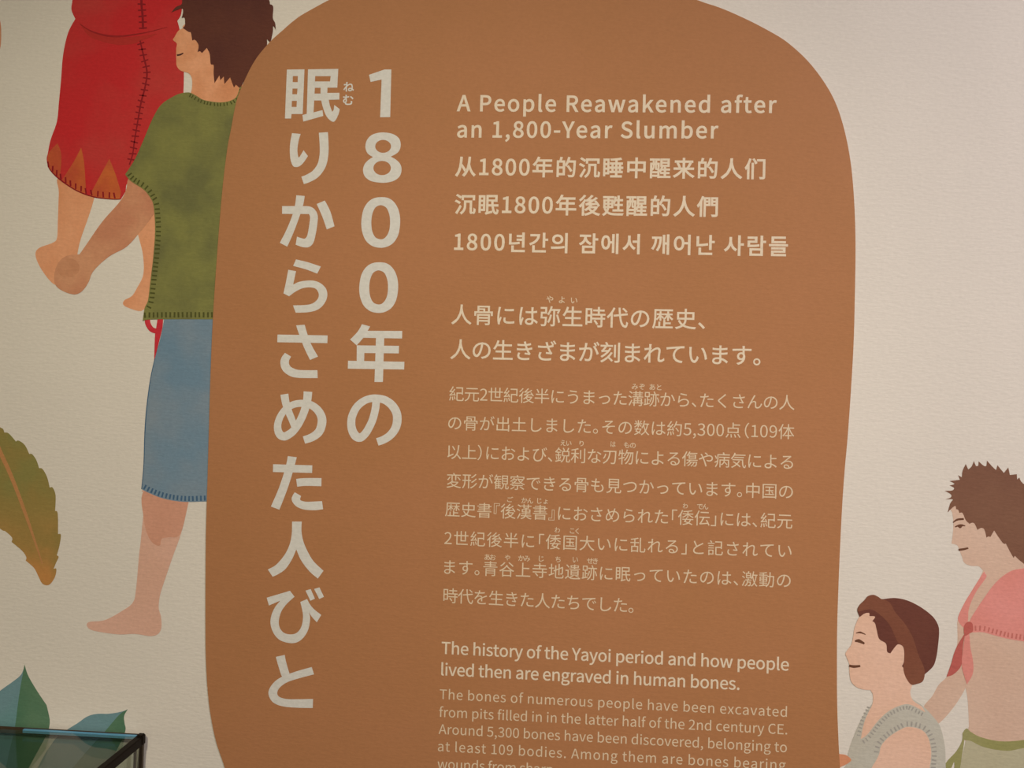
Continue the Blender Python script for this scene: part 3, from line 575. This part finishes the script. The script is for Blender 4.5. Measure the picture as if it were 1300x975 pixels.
for s, x0, y0, x1, y1, em in [('やよい', 693.6, 380, 733, 381.5, 10), ('みぞ', 802, 490.6, 818.5, 491, 8.6), ('あと', 824.4, 491.2, 839.5, 491.8, 8.6),
                              ('えい', 711.5, 562, 725.5, 562.6, 8.2), ('り', 735.5, 563, 741, 563, 8.4), ('は', 775, 563.8, 781.5, 564, 8.4), ('もの', 792, 564.6, 807, 565.4, 8.6),
                              ('ご', 643.8, 633.8, 651.5, 634, 8.4), ('かん', 662, 635, 677, 635.6, 8.4), ('じょ', 682, 635.4, 695.5, 636, 8.4),
                              ('わ', 866.5, 642, 873, 642, 8.4), ('でん', 884.5, 642.6, 899, 643, 8.4),
                              ('わ', 704, 672.6, 711, 672.8, 8.4), ('こく', 723.5, 673.4, 735, 674, 8.4),
                              ('あお', 615.2, 706.8, 629.5, 707.4, 8.6), ('や', 640.8, 707.6, 647.8, 707.8, 8.6), ('かみ', 658, 708, 673.2, 708.8, 8.6), ('じ', 684, 709, 690.5, 709.2, 8.6),
                              ('ち', 705, 709.8, 711.8, 710, 8.6), ('い', 727, 710.4, 733.8, 710.6, 8.6), ('せき', 745, 711.4, 759, 712.2, 8.6)]:
    line('ruby_text', s, x0, y0, x1, y1, em, RB, m_cream3, squeeze=False) if len(s) > 1 else boxed('ruby_text', s, x0, y0 - em * .42, x1, y0 + em * .42, RB, m_cream3)
line('english_subtitle_line', 'The history of the Yayoi period and how people', 560.6, 829.4, 1001, 850.8, 20.6, .012, centre=False)
line('english_subtitle_line', 'lived then are engraved in human bones.', 560.2, 856.6, 938.4, 875.2, 20.6, .012, centre=False)
for s, a, b, c, d in [('The bones of numerous people have been excavated', 558.3, 886.8, 998.5, 909.5), ('from pits filled in in the latter half of the 2nd century CE.', 557.6, 909.4, 998.9, 931.8),
                      ('Around 5,300 bones have been discovered, belonging to', 557, 931, 998.5, 954.4), ('at least 109 bodies. Among them are bones bearing', 556, 952.8, 997, 977)]:
    line('english_body_line', s, a, b, c, d, 16.8, .002, m_cream3, centre=False)
line('english_body_line', 'wounds from sharp', 555.5, 975.2, 702, 982.6, 16.8, .002, m_cream3, centre=False)
bpy.data.objects.remove(_ob)

for o in bpy.data.objects:
    if 'stitch' in o.name or o.name.startswith('seam'): o['kind'] = 'stuff'

# ------------------------------------------------------------------ glass display case
def glass_mat(name, tint=(.90, .92, .89)):
    m = bpy.data.materials.new(name); m.use_nodes = True; nt = m.node_tree; L = nt.links
    for n in list(nt.nodes):
        if n.type != 'OUTPUT_MATERIAL': nt.nodes.remove(n)
    out = [n for n in nt.nodes if n.type == 'OUTPUT_MATERIAL'][0]
    t = nt.nodes.new('ShaderNodeBsdfTransparent'); t.inputs[0].default_value = tint + (1,)
    g = nt.nodes.new('ShaderNodeBsdfGlossy'); g.inputs['Roughness'].default_value = .01
    fr = nt.nodes.new('ShaderNodeFresnel'); geo = nt.nodes.new('ShaderNodeNewGeometry')
    mr = nt.nodes.new('ShaderNodeMapRange'); mr.inputs[3].default_value = 1.5; mr.inputs[4].default_value = 1 / 1.5
    L.new(geo.outputs['Backfacing'], mr.inputs[0]); L.new(mr.outputs[0], fr.inputs[0])
    mx = nt.nodes.new('ShaderNodeMixShader'); L.new(fr.outputs[0], mx.inputs[0]); L.new(t.outputs[0], mx.inputs[1]); L.new(g.outputs[0], mx.inputs[2]); L.new(mx.outputs[0], out.inputs[0])
    return m
m_glass = glass_mat('clear_glass'); m_glass_top = glass_mat('smoky_top_glass', (.88, .89, .85))
YB = -.005
cor = at(184.5, 933.5, YB)
XC, ZT = cor.x, cor.z
XW, YD, ZB = XC - 1.0, YB - .46, ZT - .42
case = empty('display_case', ((XC + XW) / 2, (YB + YD) / 2, 0), 'glass display case with dark metal edges standing against the wall', 'display case')
m_brown = plain('dark_bronze', (.010, .006, .004), .6, spec=.12)
m_bronze = plain('bronze_edge', (.06, .042, .026), .5, spec=.2)
m_base = plain('plinth_paint', (.20, .18, .16), .6)
m_edge = plain('edge_reflection_blue', (.13, .36, .58), .15)  # blue reflection on the rear glass edge, put into its colour
XS = at(32, 930, YB).x                                        # the painted blue reflection starts here; left of it only the dark rail shows
box('glass_top', (XW, YD, ZT - .006), (XC - .0085, YB - .0046, ZT), m_glass_top, case)
box('edge_reflection_strip', (XS, YB - .0045, ZT - .0030), (XC - .0085, YB - .0012, ZT + .0006), m_edge, case)
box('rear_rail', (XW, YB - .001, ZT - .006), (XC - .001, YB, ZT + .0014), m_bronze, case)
box('side_rail', (XC - .0085, YD, ZT - .0095), (XC, YB, ZT + .0008), m_brown, case, .0008)
box('side_rail', (XW, YD, ZT - .0095), (XW + .0085, YB, ZT + .0008), m_brown, case, .0008)
box('front_rail', (XW, YD - .004, ZT - .0095), (XC, YD, ZT + .0008), m_brown, case, .0008)
box('side_pane', (XC - .007, YD + .006, ZB), (XC - .002, YB - .009, ZT - .0095), m_glass, case)
box('side_pane', (XW + .002, YD + .006, ZB), (XW + .007, YB - .009, ZT - .0095), m_glass, case)
box('back_pane', (XW + .01, YB - .006, ZB), (XC - .010, YB - .002, ZT - .0065), m_glass, case)
box('front_pane', (XW + .01, YD, ZB), (XC - .010, YD + .005, ZT - .0095), m_glass, case)
for x, y in ((XC, YB), (XW + .0085, YB), (XC, YD + .0085), (XW + .0085, YD + .0085)):
    box('corner_post', (x - .0045, y - .0035, ZB), (x - .0010, y, ZT - .0095), m_bronze, case)
    box('corner_post', (x - .0085, y - .0085, ZB), (x - .0062, y - .006, ZT - .0095), m_bronze, case)
box('corner_bracket', (XC - .0075, YB - .008, ZT - .0095), (XC + .0008, YB + .0004, ZT + .0028), m_brown, case, .0014)
box('plinth', (XW - .005, YD - .01, .0), (XC + .005, YB + .005, ZB), m_base, case, .004)
